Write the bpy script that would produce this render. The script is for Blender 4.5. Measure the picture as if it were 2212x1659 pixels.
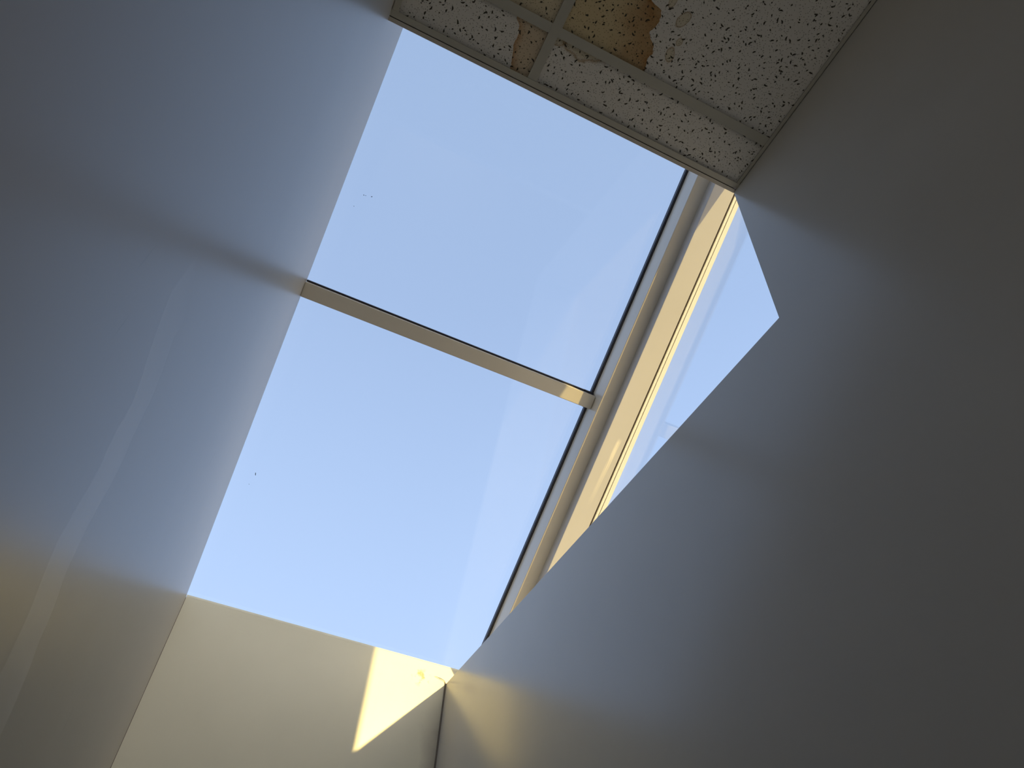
import bpy, bmesh, math
from mathutils import Vector, Matrix

for o in list(bpy.data.objects):
    bpy.data.objects.remove(o, do_unlink=True)
SC = bpy.context.scene
COL = SC.collection

# ------------------------------------------------------------------ layout
S = 1.6            # metres per layout unit
ZC = 0.85          # camera height above the floor
X1, X3 = -0.0951, 0.5464      # inner faces of the left and right walls
YO, Y2 = 0.4088, 1.6585       # opening edge of the ceiling / inner face of far wall
ZH = 1.2                      # ceiling height above camera
ZS = 0.831                    # sill of the low right wall
XB = 0.700                    # outer face of the right wall
SL = math.radians(34.19)      # slope of the roof glass
CD = Vector((0, math.cos(SL), -math.sin(SL)))      # down the slope
CN = Vector((0, math.sin(SL), math.cos(SL)))       # outward normal of the glass
G0 = Vector((0, Y2, 0.8716))                       # a point of the glass plane
def gz(y): return 0.8716 + (Y2 - y) * math.tan(SL)
def P(x, y, z): return Vector((x * S, y * S, z * S + ZC))

# ------------------------------------------------------------------ camera
cam_d = bpy.data.cameras.new('camera'); cam = bpy.data.objects.new('camera', cam_d); COL.objects.link(cam)
cam_d.sensor_fit = 'HORIZONTAL'; cam_d.sensor_width = 36.0
cam_d.lens = 1575.26 / 2212 * 36.0
cam_d.clip_start = 0.01; cam_d.clip_end = 500
R = [[0.90393413, -0.4238678, 0.05691378],
     [0.35113288, 0.65958759, -0.66456746],
     [0.24414913, 0.62070951, 0.74505766]]
M = Matrix.Identity(4)
for i in range(3):
    M[i][0] = R[0][i]; M[i][1] = -R[1][i]; M[i][2] = -R[2][i]
M[2][3] = ZC
cam.matrix_world = M
SC.camera = cam

# ------------------------------------------------------------------ world, sun, exposure
SUN = Vector((0.2722, -1.0, 0.2896)).normalized()
world = bpy.data.worlds.new('sky'); SC.world = world; world.use_nodes = True
nt = world.node_tree; nt.nodes.clear()
def wn(t, **k):
    n = nt.nodes.new(t)
    for a, b in k.items(): setattr(n, a, b)
    return n
out = wn('ShaderNodeOutputWorld'); bg = wn('ShaderNodeBackground')
nt.links.new(bg.outputs[0], out.inputs[0])
tc = wn('ShaderNodeTexCoord')
sep = wn('ShaderNodeSeparateXYZ'); nt.links.new(tc.outputs['Generated'], sep.inputs[0])
ramp = wn('ShaderNodeValToRGB'); nt.links.new(sep.outputs[2], ramp.inputs[0])
cr = ramp.color_ramp
cr.elements[0].position = 0.0; cr.elements[0].color = (0.80, 0.92, 1.10, 1)
cr.elements[1].position = 1.0; cr.elements[1].color = (0.385, 0.53, 0.81, 1)
for p_, c_ in ((0.25, (0.68, 0.86, 1.22, 1)), (0.5, (0.555, 0.745, 1.12, 1)), (0.8, (0.43, 0.585, 0.90, 1))):
    e = cr.elements.new(p_); e.color = c_
dotn = wn('ShaderNodeVectorMath', operation='DOT_PRODUCT'); nt.links.new(tc.outputs['Generated'], dotn.inputs[0])
dotn.inputs[1].default_value = SUN
mx = wn('ShaderNodeMath', operation='MAXIMUM'); nt.links.new(dotn.outputs['Value'], mx.inputs[0]); mx.inputs[1].default_value = 0
pw = wn('ShaderNodeMath', operation='POWER'); nt.links.new(mx.outputs[0], pw.inputs[0]); pw.inputs[1].default_value = 2.0
glow = wn('ShaderNodeMix', data_type='RGBA', blend_type='ADD')
nt.links.new(pw.outputs[0], glow.inputs[0]); nt.links.new(ramp.outputs[0], glow.inputs[6])
glow.inputs[7].default_value = (3.3, 2.6, 1.65, 1)
nt.links.new(glow.outputs[2], bg.inputs[0]); bg.inputs[1].default_value = 1.0

sd = bpy.data.lights.new('sun', 'SUN'); sun = bpy.data.objects.new('sun', sd); COL.objects.link(sun)
sd.energy = 11.0; sd.color = (1.0, 0.72, 0.25); sd.angle = math.radians(0.8)
sun.rotation_euler = (-SUN).to_track_quat('-Z', 'Y').to_euler()
sun.location = SUN * 30

ad = bpy.data.lights.new('fill_light', 'AREA'); ao = bpy.data.objects.new('fill_light', ad); COL.objects.link(ao)
ad.shape = 'RECTANGLE'; ad.size = 0.75; ad.size_y = 1.7; ad.energy = 9.0; ad.color = (1.0, 0.95, 0.86)
ao.location = (0.36, -2.44, 1.0); ao.rotation_euler = (math.radians(90), 0, 0)      # added fill lamp behind the viewer, lifts the dim interior

SC.view_settings.view_transform = 'Standard'; SC.view_settings.look = 'None'
SC.view_settings.gamma = 1.0; SC.view_settings.use_curve_mapping = False
SC.view_settings.exposure = 0.0

# ------------------------------------------------------------------ materials
def mat(name):
    m = bpy.data.materials.new(name); m.use_nodes = True
    t = m.node_tree; b = t.nodes['Principled BSDF']
    return m, t, b
def node(t, ty, **k):
    n = t.nodes.new(ty)
    for a, b in k.items(): setattr(n, a, b)
    return n
def noise_bump(t, b, scale, strength, dist=0.001, stretch=None):
    tcn = node(t, 'ShaderNodeTexCoord'); no = node(t, 'ShaderNodeTexNoise')
    no.inputs['Scale'].default_value = scale; no.inputs['Detail'].default_value = 3
    if stretch:
        mp = node(t, 'ShaderNodeMapping'); mp.inputs['Scale'].default_value = stretch
        t.links.new(tcn.outputs['Object'], mp.inputs[0]); t.links.new(mp.outputs[0], no.inputs[0])
    else:
        t.links.new(tcn.outputs['Object'], no.inputs[0])
    bp = node(t, 'ShaderNodeBump'); bp.inputs['Strength'].default_value = strength
    bp.inputs['Distance'].default_value = dist
    t.links.new(no.outputs[0], bp.inputs['Height']); t.links.new(bp.outputs[0], b.inputs['Normal'])
    return no
def paint(name, col, rough, bump=0.15, scale=60, var=0.03, stretch=None, spec=0.5, dist=0.001):
    m, t, b = mat(name)
    b.inputs['Roughness'].default_value = rough
    b.inputs['Specular IOR Level'].default_value = spec
    noise_bump(t, b, scale, bump, dist, stretch)
    tcn = node(t, 'ShaderNodeTexCoord'); no = node(t, 'ShaderNodeTexNoise')
    no.inputs['Scale'].default_value = 3.0; no.inputs['Detail'].default_value = 4
    t.links.new(tcn.outputs['Object'], no.inputs[0])
    r = node(t, 'ShaderNodeValToRGB'); r.color_ramp.elements[0].position = 0.3; r.color_ramp.elements[1].position = 0.7
    r.color_ramp.elements[0].color = tuple(c * (1 - var) for c in col) + (1,)
    r.color_ramp.elements[1].color = tuple(min(1, c * (1 + var)) for c in col) + (1,)
    t.links.new(no.outputs[0], r.inputs[0]); t.links.new(r.outputs[0], b.inputs['Base Color'])
    return m
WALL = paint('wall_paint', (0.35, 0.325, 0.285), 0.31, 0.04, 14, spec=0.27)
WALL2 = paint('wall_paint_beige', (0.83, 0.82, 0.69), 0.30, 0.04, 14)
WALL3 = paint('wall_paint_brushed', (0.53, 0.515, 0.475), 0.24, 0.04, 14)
FRAME = paint('frame_enamel', (0.72, 0.68, 0.60), 0.22, 0.05, 40)
CREAM = paint('cover_enamel', (0.68, 0.68, 0.70), 0.35, 0.10, 30)
GRID = paint('grid_metal', (0.40, 0.39, 0.34), 0.45, 0.03, 80)
TRIM = paint('trim_metal', (0.47, 0.44, 0.40), 0.5, 0.03, 80)
RUB = paint('gasket_rubber', (0.008, 0.009, 0.02), 0.5, 0.1, 200)
BROWN = paint('brown_seal', (0.035, 0.016, 0.012), 0.6, 0.1, 200)
SPACER = paint('spacer_metal', (0.45, 0.43, 0.45), 0.35, 0.03, 90)
CAULK = paint('aged_caulk', (0.16, 0.14, 0.12), 0.7, 0.4, 120, 0.2)
FLOOR = paint('floor_vinyl', (0.42, 0.38, 0.32), 0.5, 0.1, 30)
GROUND = paint('ground_gravel', (0.30, 0.27, 0.22), 0.9, 0.5, 20)
EXT = paint('exterior_render', (0.55, 0.50, 0.42), 0.8, 0.4, 30)
SPECK = paint('dead_insect', (0.012, 0.012, 0.02), 0.7, 0.3, 300)
WEB = paint('cobweb_thread', (0.07, 0.055, 0.03), 0.8, 0.3, 300)

# worn marks, a pale streak and painted corner shade with outlines of their own, laid over the paint colour
def mark_layer(m, build, col, blend='MIX'):
    t = m.node_tree; b = t.nodes['Principled BSDF']
    def math_(op, a, b_=None, c=None, clamp=False):
        n = node(t, 'ShaderNodeMath', operation=op, use_clamp=clamp)
        for i, v in enumerate((a, b_, c)):
            if v is None: continue
            if isinstance(v, (int, float)): n.inputs[i].default_value = v
            else: t.links.new(v, n.inputs[i])
        return n.outputs[0]
    g = node(t, 'ShaderNodeNewGeometry'); sp = node(t, 'ShaderNodeSeparateXYZ'); t.links.new(g.outputs['Position'], sp.inputs[0])
    fac = build(t, math_, sp.outputs[0], sp.outputs[1], sp.outputs[2], g.outputs['Position'])
    mm = node(t, 'ShaderNodeMix', data_type='RGBA', blend_type=blend)
    src = b.inputs['Base Color'].links[0].from_socket
    t.links.new(fac, mm.inputs[0]); t.links.new(src, mm.inputs[6]); mm.inputs[7].default_value = col + (1,)
    t.links.new(mm.outputs[2], b.inputs['Base Color'])
def curve(t, math_, val, pts, lo, hi):
    v0, v1 = pts[0][0], pts[-1][0]
    fc = node(t, 'ShaderNodeFloatCurve'); c = fc.mapping.curves[0]
    q = [((a - v0) / (v1 - v0), (b_ - lo) / (hi - lo)) for a, b_ in pts]
    c.points[0].location = q[0]; c.points[1].location = q[-1]
    for k in q[1:-1]: c.points.new(*k)
    fc.mapping.update()
    t.links.new(math_('DIVIDE', math_('SUBTRACT', val, v0), v1 - v0, clamp=True), fc.inputs['Value'])
    return math_('MULTIPLY_ADD', fc.outputs[0], hi - lo, lo)
def noise_tex(t, pos, scale, detail=4, stretch=None):
    n = node(t, 'ShaderNodeTexNoise'); n.inputs['Scale'].default_value = scale; n.inputs['Detail'].default_value = detail
    if stretch:
        mp = node(t, 'ShaderNodeMapping'); mp.inputs['Scale'].default_value = stretch; t.links.new(pos, mp.inputs[0]); pos = mp.outputs[0]
    t.links.new(pos, n.inputs[0]); return n.outputs[0]
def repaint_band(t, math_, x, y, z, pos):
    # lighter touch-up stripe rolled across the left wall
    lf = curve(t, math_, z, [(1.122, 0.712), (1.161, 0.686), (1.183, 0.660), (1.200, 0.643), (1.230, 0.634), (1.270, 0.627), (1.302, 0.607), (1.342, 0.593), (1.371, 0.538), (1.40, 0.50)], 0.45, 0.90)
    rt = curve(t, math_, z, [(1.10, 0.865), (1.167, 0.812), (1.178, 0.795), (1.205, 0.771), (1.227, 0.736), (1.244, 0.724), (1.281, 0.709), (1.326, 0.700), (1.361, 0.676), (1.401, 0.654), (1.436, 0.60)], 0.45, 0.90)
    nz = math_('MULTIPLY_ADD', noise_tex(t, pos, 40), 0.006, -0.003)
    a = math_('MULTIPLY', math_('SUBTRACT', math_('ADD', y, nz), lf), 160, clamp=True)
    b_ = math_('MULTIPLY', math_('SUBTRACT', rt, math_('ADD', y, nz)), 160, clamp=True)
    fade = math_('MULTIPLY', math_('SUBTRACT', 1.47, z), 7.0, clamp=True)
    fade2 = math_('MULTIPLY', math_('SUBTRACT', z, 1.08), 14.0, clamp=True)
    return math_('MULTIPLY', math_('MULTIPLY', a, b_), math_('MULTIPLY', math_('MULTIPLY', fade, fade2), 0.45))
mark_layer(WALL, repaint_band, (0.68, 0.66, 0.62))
def scratches(t, math_, x, y, z, pos):
    n = noise_tex(t, pos, 1.0, 2, (1, 55, 6)); n2 = noise_tex(t, pos, 5.0, 2)
    return math_('MULTIPLY', math_('MULTIPLY', math_('SUBTRACT', n, 0.70), 9, clamp=True), math_('MULTIPLY', math_('SUBTRACT', n2, 0.5), 5, clamp=True))
mark_layer(WALL, scratches, (0.22, 0.21, 0.19))
def scuff(t, math_, x, y, z, pos):
    dx = math_('DIVIDE', math_('SUBTRACT', x, 0.772), 0.045); dz = math_('DIVIDE', math_('SUBTRACT', z, 2.180), 0.040)
    r = math_('SQRT', math_('ADD', math_('MULTIPLY', dx, dx), math_('MULTIPLY', dz, dz)))
    n = noise_tex(t, pos, 42, 4)
    return math_('MULTIPLY', math_('MULTIPLY', math_('SUBTRACT', 1.0, r, clamp=True), 2.0, clamp=True), math_('MULTIPLY', math_('SUBTRACT', n, 0.53), 9, clamp=True))
mark_layer(WALL2, scuff, (0.34, 0.24, 0.13))
def corner_shade(t, math_, x, y, z, pos):  # soft shade beside the far-right corner, painted into the wall colour
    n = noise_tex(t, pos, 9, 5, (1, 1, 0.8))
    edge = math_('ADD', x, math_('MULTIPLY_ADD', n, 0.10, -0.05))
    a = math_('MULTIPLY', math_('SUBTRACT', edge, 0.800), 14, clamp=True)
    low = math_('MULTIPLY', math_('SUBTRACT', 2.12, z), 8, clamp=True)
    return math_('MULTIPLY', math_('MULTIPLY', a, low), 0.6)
mark_layer(WALL2, corner_shade, (0.33, 0.30, 0.27))

def pale_streak(t, math_, x, y, z, pos):
    # pale streak along the underside of the rafter cover
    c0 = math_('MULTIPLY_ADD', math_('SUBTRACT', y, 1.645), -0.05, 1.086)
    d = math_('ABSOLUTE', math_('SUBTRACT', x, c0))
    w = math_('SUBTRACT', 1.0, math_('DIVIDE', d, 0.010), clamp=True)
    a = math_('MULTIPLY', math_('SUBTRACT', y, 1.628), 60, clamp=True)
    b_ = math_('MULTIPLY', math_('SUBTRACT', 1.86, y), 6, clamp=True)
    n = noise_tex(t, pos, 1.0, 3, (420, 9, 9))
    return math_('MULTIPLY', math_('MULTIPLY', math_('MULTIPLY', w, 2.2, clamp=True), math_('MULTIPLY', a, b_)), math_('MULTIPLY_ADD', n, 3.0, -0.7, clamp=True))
mark_layer(CREAM, pale_streak, (1.0, 0.97, 0.88))

# architectural glass: clear transmission plus Schlick reflection at each face
GLASS = bpy.data.materials.new('window_glass'); GLASS.use_nodes = True
t = GLASS.node_tree; t.nodes.clear()
o_ = node(t, 'ShaderNodeOutputMaterial'); mixs = node(t, 'ShaderNodeMixShader')
tr = node(t, 'ShaderNodeBsdfTransparent'); gl = node(t, 'ShaderNodeBsdfGlossy')
tr.inputs[0].default_value = (0.975, 0.985, 0.985, 1); gl.inputs['Roughness'].default_value = 0.0
gl.inputs[0].default_value = (1, 1, 1, 1)
geo = node(t, 'ShaderNodeNewGeometry')
dp = node(t, 'ShaderNodeVectorMath', operation='DOT_PRODUCT')
t.links.new(geo.outputs['Normal'], dp.inputs[0]); t.links.new(geo.outputs['Incoming'], dp.inputs[1])
ab = node(t, 'ShaderNodeMath', operation='ABSOLUTE'); t.links.new(dp.outputs['Value'], ab.inputs[0])
om = node(t, 'ShaderNodeMath', operation='SUBTRACT'); om.inputs[0].default_value = 1; t.links.new(ab.outputs[0], om.inputs[1])
p5 = node(t, 'ShaderNodeMath', operation='POWER'); t.links.new(om.outputs[0], p5.inputs[0]); p5.inputs[1].default_value = 5
ma = node(t, 'ShaderNodeMath', operation='MULTIPLY_ADD'); t.links.new(p5.outputs[0], ma.inputs[0])
ma.inputs[1].default_value = 0.96; ma.inputs[2].default_value = 0.04
t.links.new(ma.outputs[0], mixs.inputs[0]); t.links.new(tr.outputs[0], mixs.inputs[1]); t.links.new(gl.outputs[0], mixs.inputs[2])
t.links.new(mixs.outputs[0], o_.inputs[0])

def tile_mat(name, stain=None, rings=(), soft=()):
    """mineral fibre tile: pinholes and short fissures, water stains in world metres.
    stain = list of (x, y) boundary knots (x as a function of y) and side; rings = (x, y, rx, ry, rot)"""
    m, t, b = mat(name); b.inputs['Roughness'].default_value = 0.9
    b.inputs['Specular IOR Level'].default_value = 0.1
    L = t.links.new
    g = node(t, 'ShaderNodeNewGeometry')
    sp = node(t, 'ShaderNodeSeparateXYZ'); L(g.outputs['Position'], sp.inputs[0])
    cmb = node(t, 'ShaderNodeCombineXYZ'); L(sp.outputs[0], cmb.inputs[0]); L(sp.outputs[1], cmb.inputs[1])
    def math_(op, a, b_=None, c=None, clamp=False):
        n = node(t, 'ShaderNodeMath', operation=op, use_clamp=clamp)
        for i, v in enumerate((a, b_, c)):
            if v is None: continue
            if isinstance(v, (int, float)): n.inputs[i].default_value = v
            else: L(v, n.inputs[i])
        return n.outputs[0]
    def dashes(scale, length, width, density, seed):
        mp = node(t, 'ShaderNodeMapping'); mp.inputs['Location'].default_value = (seed, seed * 1.7, 0)
        mp.inputs['Scale'].default_value = (scale, scale, 1); L(cmb.outputs[0], mp.inputs[0])
        vo = node(t, 'ShaderNodeTexVoronoi', voronoi_dimensions='2D'); vo.inputs['Scale'].default_value = 1
        L(mp.outputs[0], vo.inputs['Vector'])
        sb = node(t, 'ShaderNodeVectorMath', operation='SUBTRACT'); L(mp.outputs[0], sb.inputs[0]); L(vo.outputs['Position'], sb.inputs[1])
        sc = node(t, 'ShaderNodeSeparateColor'); L(vo.outputs['Color'], sc.inputs[0])
        ang = math_('MULTIPLY', sc.outputs[0], 6.283)
        rt = node(t, 'ShaderNodeVectorRotate', rotation_type='Z_AXIS'); L(sb.outputs[0], rt.inputs['Vector']); L(ang, rt.inputs['Angle'])
        s2 = node(t, 'ShaderNodeSeparateXYZ'); L(rt.outputs[0], s2.inputs[0])
        k = math_('MULTIPLY_ADD', sc.outputs[1], 0.7, 0.55)
        # slight bend of the dash
        by = math_('MULTIPLY_ADD', math_('MULTIPLY', s2.outputs[0], s2.outputs[0]), 1.2, s2.outputs[1])
        ux = math_('DIVIDE', s2.outputs[0], math_('MULTIPLY', k, length * scale))
        uy = math_('DIVIDE', by, width * scale)
        r2 = math_('ADD', math_('MULTIPLY', ux, ux), math_('MULTIPLY', uy, uy))
        inside = math_('MULTIPLY_ADD', r2, -1.6, 1.8, clamp=True)
        keep = math_('LESS_THAN', sc.outputs[2], density)
        return math_('MULTIPLY', inside, keep)
    d1 = dashes(44, 0.0050, 0.0020, 0.60, 3.1)
    d2 = dashes(62, 0.0034, 0.0016, 0.38, 11.7)
    d3 = dashes(175, 0.0011, 0.0009, 0.55, 7.3)
    marks = math_('MAXIMUM', math_('MAXIMUM', d1, d2), math_('MULTIPLY', d3, 0.75))
    # base tone
    n1 = node(t, 'ShaderNodeTexNoise'); n1.inputs['Scale'].default_value = 180; n1.inputs['Detail'].default_value = 4
    L(cmb.outputs[0], n1.inputs[0])
    base = node(t, 'ShaderNodeMix', data_type='RGBA'); L(n1.outputs[0], base.inputs[0])
    base.inputs[6].default_value = (0.56, 0.545, 0.51, 1); base.inputs[7].default_value = (0.64, 0.63, 0.60, 1)
    cur = base.outputs[2]
    nw = node(t, 'ShaderNodeTexNoise'); nw.inputs['Scale'].default_value = 26; nw.inputs['Detail'].default_value = 5
    L(cmb.outputs[0], nw.inputs[0])
    def lay(col, fac):
        nonlocal cur
        mm = node(t, 'ShaderNodeMix', data_type='RGBA', blend_type='MULTIPLY')
        L(fac, mm.inputs[0]); L(cur, mm.inputs[6]); mm.inputs[7].default_value = col + (1,); cur = mm.outputs[2]
    if stain:
        knots, side, body, edge, ew = stain
        # boundary x(y) through a float curve
        y0, y1 = knots[0][1], knots[-1][1]
        xs = [k[0] for k in knots]; xa, xb = min(xs) - 0.02, max(xs) + 0.02
        fc = node(t, 'ShaderNodeFloatCurve'); c = fc.mapping.curves[0]
        pts = [((k[1] - y0) / (y1 - y0), (k[0] - xa) / (xb - xa)) for k in knots]
        c.points[0].location = pts[0]; c.points[1].location = pts[-1]
        for q in pts[1:-1]: c.points.new(*q)
        fc.mapping.update()
        L(math_('DIVIDE', math_('SUBTRACT', sp.outputs[1], y0), y1 - y0, clamp=True), fc.inputs['Value'])
        bx = math_('MULTIPLY_ADD', fc.outputs[0], xb - xa, xa)
        wob = math_('MULTIPLY', math_('SUBTRACT', nw.outputs[0], 0.5), 0.035)
        dist = math_('MULTIPLY', math_('SUBTRACT', math_('ADD', sp.outputs[0], wob), bx), side)   # > 0 inside the stain
        ins = math_('MULTIPLY', dist, 600, clamp=True)
        lay(body, ins)
        rim = math_('MULTIPLY', ins, math_('SUBTRACT', 1.0, math_('DIVIDE', dist, ew), clamp=True))
        n3 = node(t, 'ShaderNodeTexNoise'); n3.inputs['Scale'].default_value = 14; n3.inputs['Detail'].default_value = 6
        L(cmb.outputs[0], n3.inputs[0])
        lay(edge, math_('MULTIPLY', rim, math_('MULTIPLY_ADD', n3.outputs[0], 1.6, 0.0, clamp=True)))
        thin = math_('MULTIPLY', ins, math_('SUBTRACT', 1.0, math_('DIVIDE', dist, 0.004), clamp=True))
        lay(tuple(0.5 + 0.5 * e_ for e_ in edge), thin)
    for (rx_, ry_, a_, b_, rot_) in rings:
        cx_ = math_('SUBTRACT', sp.outputs[0], rx_); cy_ = math_('SUBTRACT', sp.outputs[1], ry_)
        co, si = math.cos(rot_), math.sin(rot_)
        u = math_('ADD', math_('MULTIPLY', cx_, co / a_), math_('MULTIPLY', cy_, si / a_))
        v = math_('ADD', math_('MULTIPLY', cx_, -si / b_), math_('MULTIPLY', cy_, co / b_))
        r = math_('SQRT', math_('ADD', math_('MULTIPLY', u, u), math_('MULTIPLY', v, v)))
        r = math_('ADD', r, math_('MULTIPLY', math_('SUBTRACT', nw.outputs[0], 0.5), 1.1))
        w_ = math_('SUBTRACT', 1.0, math_('MULTIPLY', math_('ABSOLUTE', math_('SUBTRACT', r, 1.0)), 5.0), clamp=True)
        lay((0.52, 0.38, 0.22), math_('MULTIPLY', w_, 0.85))
        lay((0.85, 0.80, 0.66), math_('MULTIPLY', math_('SUBTRACT', 1.0, r), 4.0, clamp=True))
    fin = node(t, 'ShaderNodeMix', data_type='RGBA'); L(marks, fin.inputs[0]); L(cur, fin.inputs[6])
    fin.inputs[7].default_value = (0.045, 0.04, 0.03, 1)
    L(fin.outputs[2], b.inputs['Base Color'])
    bp = node(t, 'ShaderNodeBump'); bp.invert = True; bp.inputs['Strength'].default_value = 0.6; bp.inputs['Distance'].default_value = 0.002
    L(marks, bp.inputs['Height']); L(bp.outputs[0], b.inputs['Normal'])
    return m

# ------------------------------------------------------------------ mesh helpers
def link(name, me, parent=None):
    o = bpy.data.objects.new(name, me); COL.objects.link(o)
    if parent is not None: o.parent = parent
    return o
def tag(o, label, cat, kind=None, group=None):
    if label: o['label'] = label
    if cat: o['category'] = cat
    if kind: o['kind'] = kind
    if group: o['group'] = group
    return o
def empty(name, loc):
    o = bpy.data.objects.new(name, None); COL.objects.link(o); o.location = loc; o.empty_display_size = 0.05
    return o
def put(name, bm, m, parent=None, bevel=0.0, seg=2, smooth=False):
    if bevel:
        bmesh.ops.bevel(bm, geom=list(bm.edges), offset=bevel, segments=seg, affect='EDGES', clamp_overlap=True)
    bmesh.ops.recalc_face_normals(bm, faces=bm.faces)
    c = Vector((0, 0, 0))
    for v in bm.verts: c += v.co
    c /= len(bm.verts)
    base = parent.location.copy() if parent is not None else Vector((0, 0, 0))
    if parent is not None and parent.parent is not None: base = base + parent.parent.location
    me = bpy.data.meshes.new(name)
    for v in bm.verts: v.co -= c
    bm.to_mesh(me); bm.free(); me.materials.append(m)
    if smooth:
        for p_ in me.polygons: p_.use_smooth = True
    o = link(name, me, parent); o.location = c - base
    return o
def box_bm(x0, x1, y0, y1, z0, z1, bm=None):
    bm = bm or bmesh.new()
    v = [bm.verts.new(P(x, y, z)) for x in (x0, x1) for y in (y0, y1) for z in (z0, z1)]
    for f in ((0, 1, 3, 2), (4, 6, 7, 5), (0, 4, 5, 1), (2, 3, 7, 6), (0, 2, 6, 4), (1, 5, 7, 3)):
        bm.faces.new([v[i] for i in f])
    return bm
def prism_yz(pts, x0, x1):
    """polygon of (y, z) extruded from x0 to x1"""
    bm = bmesh.new()
    a = [bm.verts.new(P(x0, y, z)) for y, z in pts]; b = [bm.verts.new(P(x1, y, z)) for y, z in pts]
    bm.faces.new(a); bm.faces.new(b[::-1]); n = len(pts)
    for i in range(n): bm.faces.new((a[i], b[i], b[(i + 1) % n], a[(i + 1) % n]))
    return bm
def slope_prism(prof, y0, y1):
    """polygon of (x, m) swept down the slope; m = offset below (-) the glass plane; cut at plumb planes y0, y1"""
    bm = bmesh.new(); rings = []
    for y in (y0, y1):
        rings.append([bm.verts.new(P(x, y, gz(y) + m / math.cos(SL))) for x, m in prof])
    a, b = rings; n = len(prof)
    bm.faces.new(a); bm.faces.new(b[::-1])
    for i in range(n): bm.faces.new((a[i], b[i], b[(i + 1) % n], a[(i + 1) % n]))
    return bm
def slope_box(x0, x1, t0, t1, m0, m1, y_ref):
    """box lying in the glass plane: t along the slope measured from y_ref, m above (+)/below (-) the plane"""
    bm = bmesh.new(); o0 = Vector((0, y_ref, gz(y_ref)))
    v = []
    for x in (x0, x1):
        for t_ in (t0, t1):
            for m_ in (m0, m1):
                q = o0 + CD * t_ + CN * m_; v.append(bm.verts.new(P(x, q.y, q.z)))
    for f in ((0, 1, 3, 2), (4, 6, 7, 5), (0, 4, 5, 1), (2, 3, 7, 6), (0, 2, 6, 4), (1, 5, 7, 3)):
        bm.faces.new([v[i] for i in f])
    return bm

FL = -ZC / S          # floor level in layout units
YB = -1.55            # back wall
ZT = 1.80             # top of the roof above the ceiling

# ------------------------------------------------------------------ ground, floor, walls
bm = box_bm(-25, 25, -25, 25, FL - 0.25, FL - 0.12)
tag(put('ground', bm, GROUND), 'flat pale gravel ground outside the building', 'ground', 'structure')
bm = box_bm(X1 - 0.05, X3 + 0.05, YB, Y2 + 0.02, FL - 0.12, FL)
tag(put('floor', bm, FLOOR), 'brown vinyl floor below the narrow glazed bay', 'floor', 'structure')

# left wall: full height under the ceiling part, then cut to the slope of the glass
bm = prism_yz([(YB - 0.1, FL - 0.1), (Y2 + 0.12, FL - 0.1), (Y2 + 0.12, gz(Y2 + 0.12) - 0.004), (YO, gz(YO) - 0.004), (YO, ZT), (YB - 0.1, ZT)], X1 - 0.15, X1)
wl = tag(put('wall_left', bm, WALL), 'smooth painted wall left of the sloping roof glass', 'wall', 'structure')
# far wall, low, its top under the glass
zt = gz(Y2 + 0.12) - 0.004
bm = prism_yz([(Y2, FL - 0.1), (Y2 + 0.12, FL - 0.1), (Y2 + 0.12, zt), (Y2, gz(Y2) + 0.004)], X1 + 0.0005, XB + 0.02)
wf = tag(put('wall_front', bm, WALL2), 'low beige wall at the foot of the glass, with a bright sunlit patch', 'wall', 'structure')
# right wall: full height up to the jamb, then a low parapet
bm = prism_yz([(YB - 0.1, FL - 0.1), (Y2 - 0.0005, FL - 0.1), (Y2 - 0.0005, ZS), (YO - 0.001, ZS), (YO - 0.001, ZT), (YB - 0.1, ZT)], X3, XB)
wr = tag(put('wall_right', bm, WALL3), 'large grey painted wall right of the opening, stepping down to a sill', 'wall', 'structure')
bm = box_bm(X1, X3, YB - 0.1, YB, FL - 0.1, ZT)
tag(put('wall_back', bm, WALL), 'painted end wall behind the viewer', 'wall', 'structure')
# header between ceiling edge and roof glass
bm = box_bm(X1, X3, YO - 0.004, YO - 0.10, ZH + 0.006, ZT)
tag(put('wall_header', bm, WALL), 'short painted wall rising from the ceiling edge to the glass', 'wall', 'structure')
bm = box_bm(X1 - 0.15, XB, YB - 0.1, YO - 0.001, ZT, ZT + 0.06)
tag(put('roof_slab', bm, EXT), 'flat roof slab above the tiled ceiling', 'roof', 'structure')

# caulk lines in the two far corners
bm = prism_yz([(Y2 + 0.0003, FL), (Y2 + 0.0003, gz(Y2) - 0.004), (Y2 - 0.0012, gz(Y2) - 0.004), (Y2 - 0.0009, FL)], X1 - 0.0002, X1 + 0.0009)
put('caulk_line', bm, CAULK, wl)
bm = prism_yz([(Y2 + 0.0003, FL), (Y2 + 0.0003, ZS), (Y2 - 0.0040, ZS), (Y2 - 0.0052, FL)], X3 - 0.0030, X3 + 0.0003)
put('caulk_line', bm, CAULK, wr)

# ------------------------------------------------------------------ suspended ceiling
ce = empty('ceiling', P(X3 / 2, 0, ZH))
tag(ce, 'suspended ceiling of speckled water-stained tiles in a metal grid', 'ceiling', 'structure')
TX0, TX1 = 0.1352, 0.1510           # tee running along the room
TY0, TY1 = 0.3015, 0.3167           # tee running across, near the opening
EX0, EX1, EY = -0.0845, 0.5400, 0.3910
def tee(x0, x1, y0, y1, z=ZH, lip=0.0008, stem=True, along='x'):
    """inverted T: flange at the ceiling plane with a stem above"""
    bm = box_bm(x0, x1, y0, y1, z, z + lip)
    if stem:
        if along == 'x': c = (y0 + y1) / 2; box_bm(x0, x1, c - 0.0008, c + 0.0008, z + lip, z + 0.02, bm)
        else: c = (x0 + x1) / 2; box_bm(c - 0.0008, c + 0.0008, y0, y1, z + lip, z + 0.02, bm)
    return bm
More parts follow.
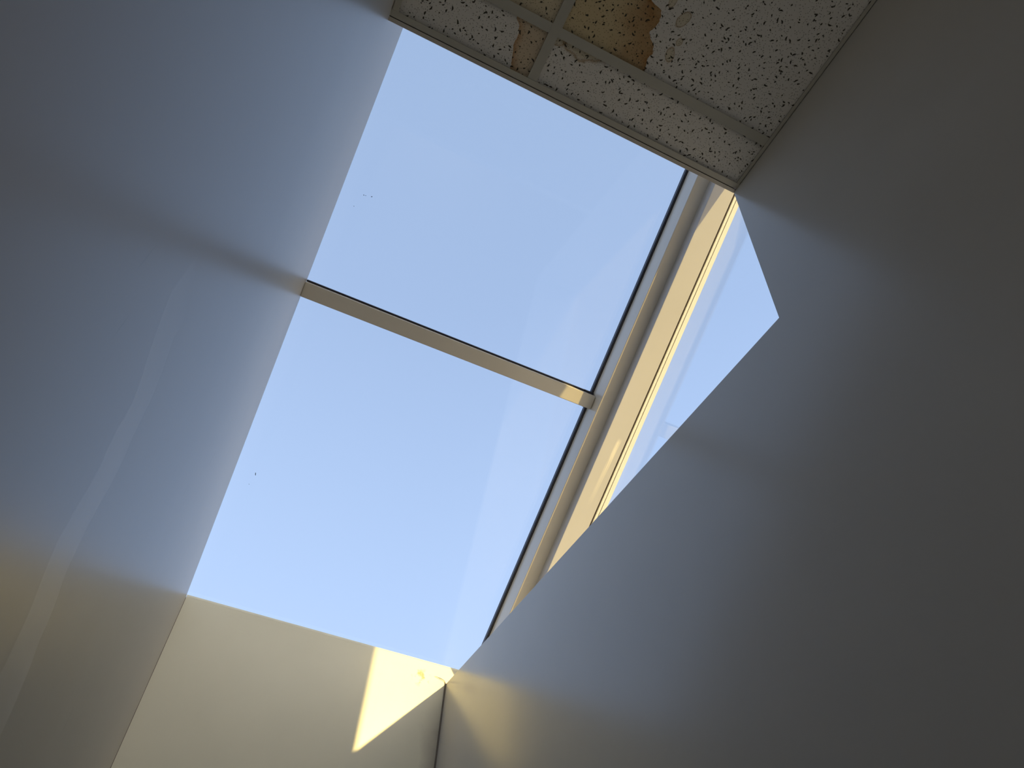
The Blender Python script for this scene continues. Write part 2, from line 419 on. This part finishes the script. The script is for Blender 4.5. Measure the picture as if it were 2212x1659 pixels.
# layout of grid lines: the next rows follow behind the viewer
rowy = [TY0 - 0.381 * k for k in range(0, 5)]          # cross rows every 610 mm
colx = [(X1, TX0), (TX1, X3)]
put('grid_bar', tee(TX0, TX1, YB, EY, z=ZH - 0.0004, along='y'), GRID, ce)
for y in rowy:
    for a, b in ((X1 + 0.0005, TX0), (TX1, X3 - 0.0005)):
        put('grid_bar', tee(a, b, y, y + TY1 - TY0), GRID, ce)
# wall angles and the edge profile of the opening
def angle(x0, x1, y0, y1, up):
    bm = box_bm(x0, x1, y0, y1, ZH - 0.0010, ZH - 0.0002)
    box_bm(*up, ZH - 0.0010, ZH + 0.018, bm)
    return bm
put('wall_angle', angle(X1, EX0, YB, EY - 0.0002, (X1, X1 + 0.0008, YB, EY - 0.0002)), GRID, ce)
put('wall_angle', angle(EX1, X3, YB, EY - 0.0002, (X3 - 0.0008, X3, YB, EY - 0.0002)), GRID, ce)
put('wall_angle', angle(X1, X3, EY, 0.4016, (X1, X3, 0.4007, 0.4016)), GRID, ce)
bm = box_bm(X1, X3, 0.4021, YO, ZH - 0.0012, ZH + 0.02)
put('edge_trim', bm, TRIM, ce, bevel=0.0004, seg=1)
bm = box_bm(X1, X3, 0.4010, 0.4026, ZH + 0.0004, ZH + 0.01)
put('shadow_gap', bm, RUB, ce)
# screw head at the right corner of the trim
bm = bmesh.new(); bmesh.ops.create_cone(bm, cap_ends=True, segments=16, radius1=0.0028, radius2=0.0020, depth=0.0016)
for v in bm.verts: v.co = v.co + P(X3 - 0.0035, 0.4000, ZH - 0.0016)
put('screw_head', bm, SPACER, ce)

YEL = (0.90, 0.78, 0.52); BRN = (0.50, 0.27, 0.11)
tm_plain = tile_mat('tile_plain')
tm_a = tile_mat('tile_stain_strip', stain=([(0.150, 0.47), (0.134, 0.508), (0.146, 0.53), (0.152, 0.575), (0.170, 0.625), (0.172, 0.66)], 1, (0.86, 0.73, 0.56), (0.72, 0.50, 0.33), 0.022))
tm_b = tile_mat('tile_stain_faint', stain=([(-0.30, 0.0), (-0.25, 0.25), (-0.28, 0.5)], 1, (0.90, 0.80, 0.60), (0.8, 0.6, 0.4), 0.05))
tm_c = tile_mat('tile_stain_brown', stain=([(0.38, 0.15), (0.405, 0.333), (0.437, 0.345), (0.450, 0.381), (0.447, 0.40), (0.468, 0.424), (0.473, 0.478), (0.480, 0.50)], -1, (0.88, 0.74, 0.48), (0.50, 0.27, 0.12), 0.12),
                rings=[(0.497, 0.340, 0.011, 0.020, 0.3), (0.517, 0.385, 0.007, 0.009, 0.0), (0.513, 0.420, 0.011, 0.018, -0.3), (0.452, 0.315, 0.008, 0.015, 0.0)])
tm_d = tile_mat('tile_stain_rings', rings=[(0.245, 0.505, 0.022, 0.020, 0.2), (0.315, 0.500, 0.055, 0.030, -0.05)])
def tile(x0, x1, y0, y1, m, lab=None):
    bm = box_bm(x0, x1, y0, y1, ZH + 0.0034, ZH + 0.0125)
    o = put('ceiling_tile', bm, m, ce, bevel=0.0006, seg=1)
    if lab: o['label'] = lab
    return o
e = 0.003
tile(EX0 - e, TX0 + 0.004, TY1 - 0.003, EY + 0.006, tm_a, 'cut ceiling tile with a tan stained end')
tile(TX1 - 0.004, EX1 + e, TY1 - 0.003, EY + 0.006, tm_d, 'cut ceiling tile with faint ring stains')
for k in range(4):
    ya, yb = rowy[k + 1] + (TY1 - TY0) - 0.003, rowy[k] + 0.003
    tile(EX0 - e, TX0 + 0.004, ya, yb, tm_b if k == 0 else tm_plain, 'yellowed ceiling tile' if k == 0 else None)
    tile(TX1 - 0.004, EX1 + e, ya, yb, tm_c if k == 0 else tm_plain, 'ceiling tile with a brown water stain' if k == 0 else None)
tile(EX0 - e, TX0 + 0.004, YB, rowy[4] + 0.003, tm_plain)
tile(TX1 - 0.004, EX1 + e, YB, rowy[4] + 0.003, tm_plain)

# ------------------------------------------------------------------ sloped roof glazing
w1 = empty('window_1', P(0.3, Y2, gz(Y2)))
tag(w1, 'sloping two-pane roof window between ceiling edge and low far wall', 'window', 'structure')
YM0 = 1.0215                # up-slope edge of the mullion
XG = 0.607                  # edge of visible glass beside the rafter
XF = 0.6125                 # inner face of the rafter
MW = 0.0330                 # mullion face width
# panes (double glazed, two leaves each)
def pane(x0, x1, ya, yb, name='glass_pane'):
    o = None
    bm = bmesh.new()
    for m_ in (0.0, 0.012):
        bm_v = [bm.verts.new(P(x, y, gz(y) + m_ / math.cos(SL))) for x, y in ((x0, ya), (x1, ya), (x1, yb), (x0, yb))]
        bm.faces.new(bm_v)
    me = bpy.data.meshes.new(name)
    c = sum((v.co for v in bm.verts), Vector()) / len(bm.verts)
    for v in bm.verts: v.co -= c
    bm.to_mesh(me); bm.free(); me.materials.append(GLASS)
    o = link(name, me, w1); o.location = c - w1.location
    return o
pane(X1 - 0.06, 0.66, YO - 0.02, YM0 + 0.012)
pane(X1 - 0.06, 0.66, YM0 + 0.016, Y2 + 0.10)
# mullion: flat aluminium bar with a softened end against the rafter
bm = slope_box(X1 + 0.0002, XF - 0.0006, 0.0035, 0.0035 + MW, -0.0285, -0.0004, YM0)
put('mullion', bm, FRAME, w1, bevel=0.0016, seg=2)
bm = slope_box(X1 + 0.0002, XG - 0.0002, -0.0004, 0.0034, -0.0030, 0.0110, YM0)
put('gasket', bm, RUB, w1)
bm = slope_box(XG - 0.016, XF - 0.001, -0.0010, 0.0062, -0.010, 0.0115, YM0); put('gasket_corner', bm, RUB, w1, bevel=0.0012)
bm = slope_box(XG - 0.011, XF - 0.001, MW - 0.002, MW + 0.0056, -0.010, 0.0115, YM0); put('gasket_corner', bm, RUB, w1, bevel=0.0012)
# outer cap of the mullion above the glass
bm = slope_box(X1 - 0.06, 0.66, 0.006, 0.0035 + MW - 0.003, 0.0125, 0.020, YM0); put('mullion_cap', bm, FRAME, w1, bevel=0.001)
# double edge line beside the rafter: rubber, spacer, rubber
yA, yB_ = YO, Y2 + 0.02
put('gasket', slope_prism([(XG, -0.002), (XG + 0.0022, -0.002), (XG + 0.0022, 0.010), (XG, 0.010)], yA, yB_), RUB, w1)
put('spacer_bar', slope_prism([(XG + 0.0022, -0.0012), (XG + 0.0031, -0.0012), (XG + 0.0031, 0.010), (XG + 0.0022, 0.010)], yA, yB_), SPACER, w1)
put('gasket', slope_prism([(XG + 0.0031, -0.002), (XF + 0.0003, -0.002), (XF + 0.0003, 0.010), (XG + 0.0031, 0.010)], yA, yB_), RUB, w1)
def seat_cut(bm):
    # the rafter is notched where it lands on the parapet
    a = Vector((0, 1.590, gz(1.590))); b_ = Vector((0, 1.482, gz(1.482) - 0.075 / math.cos(SL)))
    d = b_ - a; nn = Vector((0, -d.z, d.y));
    if nn.z > 0: nn = -nn
    g = bmesh.ops.bisect_plane(bm, geom=bm.verts[:] + bm.edges[:] + bm.faces[:], plane_co=P(a.x, a.y, a.z), plane_no=nn, clear_outer=True)
    ed = [e_ for e_ in bm.edges if e_.is_boundary]
    if ed: bmesh.ops.holes_fill(bm, edges=ed)
    return bm
# rafter: box profile with a step; cover below it
m1, m2 = -0.0690, -0.1040
xs1, xs2 = 0.6440, 0.6950
put('rafter', seat_cut(slope_prism([(XF, 0.0), (XF, m1 + 0.001), (XF + 0.001, m1), (xs1 + 0.002, m1), (xs1 + 0.002, 0.0)], yA, yB_)), FRAME, w1)
put('rafter_cover', seat_cut(slope_prism([(xs1, m1 - 0.0002), (xs1, m2 + 0.0008), (xs1 + 0.0008, m2), (xs2 - 0.0006, m2), (xs2, m2 + 0.0006), (xs2, 0.0), (xs1 + 0.002, 0.0), (xs1 + 0.002, m1 - 0.0002)], yA, yB_)), CREAM, w1)
put('rafter_cap', slope_prism([(0.620, 0.0135), (0.730, 0.0135), (0.730, 0.022), (0.620, 0.022)], yA, yB_), FRAME, w1)
put('side_seal', slope_prism([(xs2, m2 + 0.004), (xs2 + 0.0042, m2 + 0.004), (xs2 + 0.0042, 0.0), (xs2, 0.0)], yA, yB_), BROWN, w1)
put('glazing_bead', slope_prism([(xs2 + 0.0042, m2), (xs2 + 0.0100, m2), (xs2 + 0.0100, 0.0), (xs2 + 0.0042, 0.0)], yA, yB_), CREAM, w1)
put('bead_groove', slope_prism([(xs2 + 0.0100, m2 + 0.004), (xs2 + 0.0116, m2 + 0.004), (xs2 + 0.0116, 0.0), (xs2 + 0.0100, 0.0)], yA, yB_), TRIM, w1)
put('outer_bead', slope_prism([(xs2 + 0.0116, m2 - 0.001), (0.7165, m2 - 0.001), (0.7165, 0.0), (xs2 + 0.0116, 0.0)], yA, yB_), CREAM, w1)

# ------------------------------------------------------------------ side glazing above the parapet
w2 = empty('window_2', P(0.70, 1.0, ZS))
tag(w2, 'triangular side window above the sill of the right wall', 'window', 'structure')
bm = bmesh.new()
for x in (0.6965, 0.6985):
    k = m2 / math.cos(SL) + 0.006
    ye = Y2 - (ZS - 0.8716 - k) / math.tan(SL)
    vs = [bm.verts.new(P(x, y, z)) for y, z in ((YO, ZS), (ye, ZS), (YO, gz(YO) + k))]
    bm.faces.new(vs)
me = bpy.data.meshes.new('glass_pane'); c = sum((v.co for v in bm.verts), Vector()) / len(bm.verts)
for v in bm.verts: v.co -= c
bm.to_mesh(me); bm.free(); me.materials.append(GLASS)
o = link('glass_pane', me, w2); o.location = c - w2.location

# ------------------------------------------------------------------ small debris
def ray_on_glass(u, v, m=-0.0008):
    r = Vector((u - 1106, v - 829.5, 1575.26))
    d = Vector([sum(R[j][i] * r[j] for j in range(3)) for i in range(3)])
    k = (CN.dot(G0) + m) / CN.dot(d); return d * k
def speck(u, v, L_, W_, rot, name, lab, grp=None):
    q = ray_on_glass(u, v)
    bm = bmesh.new(); bmesh.ops.create_icosphere(bm, subdivisions=2, radius=1)
    for vv in bm.verts:
        a = Vector((vv.co.x * L_, vv.co.y * W_, vv.co.z * 0.0006))
        a.y += 0.25 * W_ * math.sin(vv.co.x * 3)
        ca, sa = math.cos(rot), math.sin(rot)
        e1 = Vector((1, 0, 0)); w = e1 * (a.x * ca - a.y * sa) + CD * (a.x * sa + a.y * ca) + CN * a.z
        vv.co = P(q.x, q.y, q.z) + w
    o = put(name, bm, SPECK); tag(o, lab, 'insect', group=grp); return o
speck(786, 421.5, 0.0022, 0.0012, 0.3, 'dead_insect', 'left dot of the dark trio high on the upper pane', 'specks on the upper pane')
speck(790, 422.5, 0.0014, 0.0011, 0.8, 'dead_insect', 'tiny middle dot of the dark trio high on the upper pane', 'specks on the upper pane')
speck(803, 425, 0.0028, 0.0012, -0.6, 'dead_insect', 'short slanting dark dash right of the trio on upper pane', 'specks on the upper pane')
speck(764.5, 445.5, 0.0012, 0.0010, 0, 'dead_insect', 'single dark dot below the trio, near the left wall', 'specks on the upper pane')
speck(552, 1024, 0.0058, 0.0013, 1.2, 'dead_insect', 'grey-brown elongated speck low on the lower pane', 'specks on the lower pane')
speck(538, 1046, 0.0012, 0.0010, 0, 'dead_insect', 'tiny dot just under the elongated speck on lower pane', 'specks on the lower pane')

# cobweb thread in the corner above the sill
cu = bpy.data.curves.new('cobweb_strand', 'CURVE'); cu.dimensions = '3D'; cu.bevel_depth = 0.0011; cu.bevel_resolution = 2
sp_ = cu.splines.new('BEZIER'); pts = [(0.5150, 1.6560, 0.8420), (0.5300, 1.6555, 0.8400), (0.5400, 1.6560, 0.8370), (0.5455, 1.6575, 0.8300)]
sp_.bezier_points.add(len(pts) - 1)
for i, q in enumerate(pts):
    b_ = sp_.bezier_points[i]; b_.co = P(*q); b_.handle_left_type = b_.handle_right_type = 'AUTO'; b_.radius = (0.5, 1.0, 0.7, 1.3)[i]
tmp = bpy.data.objects.new('tmp', cu); COL.objects.link(tmp)
me = bpy.data.meshes.new_from_object(tmp.evaluated_get(bpy.context.evaluated_depsgraph_get())); bpy.data.objects.remove(tmp)
me.materials.clear(); me.materials.append(WEB); me.name = 'cobweb_strand'
c = sum((v.co for v in me.vertices), Vector()) / len(me.vertices)
me.transform(Matrix.Translation(-c))
o = link('cobweb_strand', me); o.location = c
tag(o, 'short curled brown cobweb strand in the corner above the sill', 'cobweb')
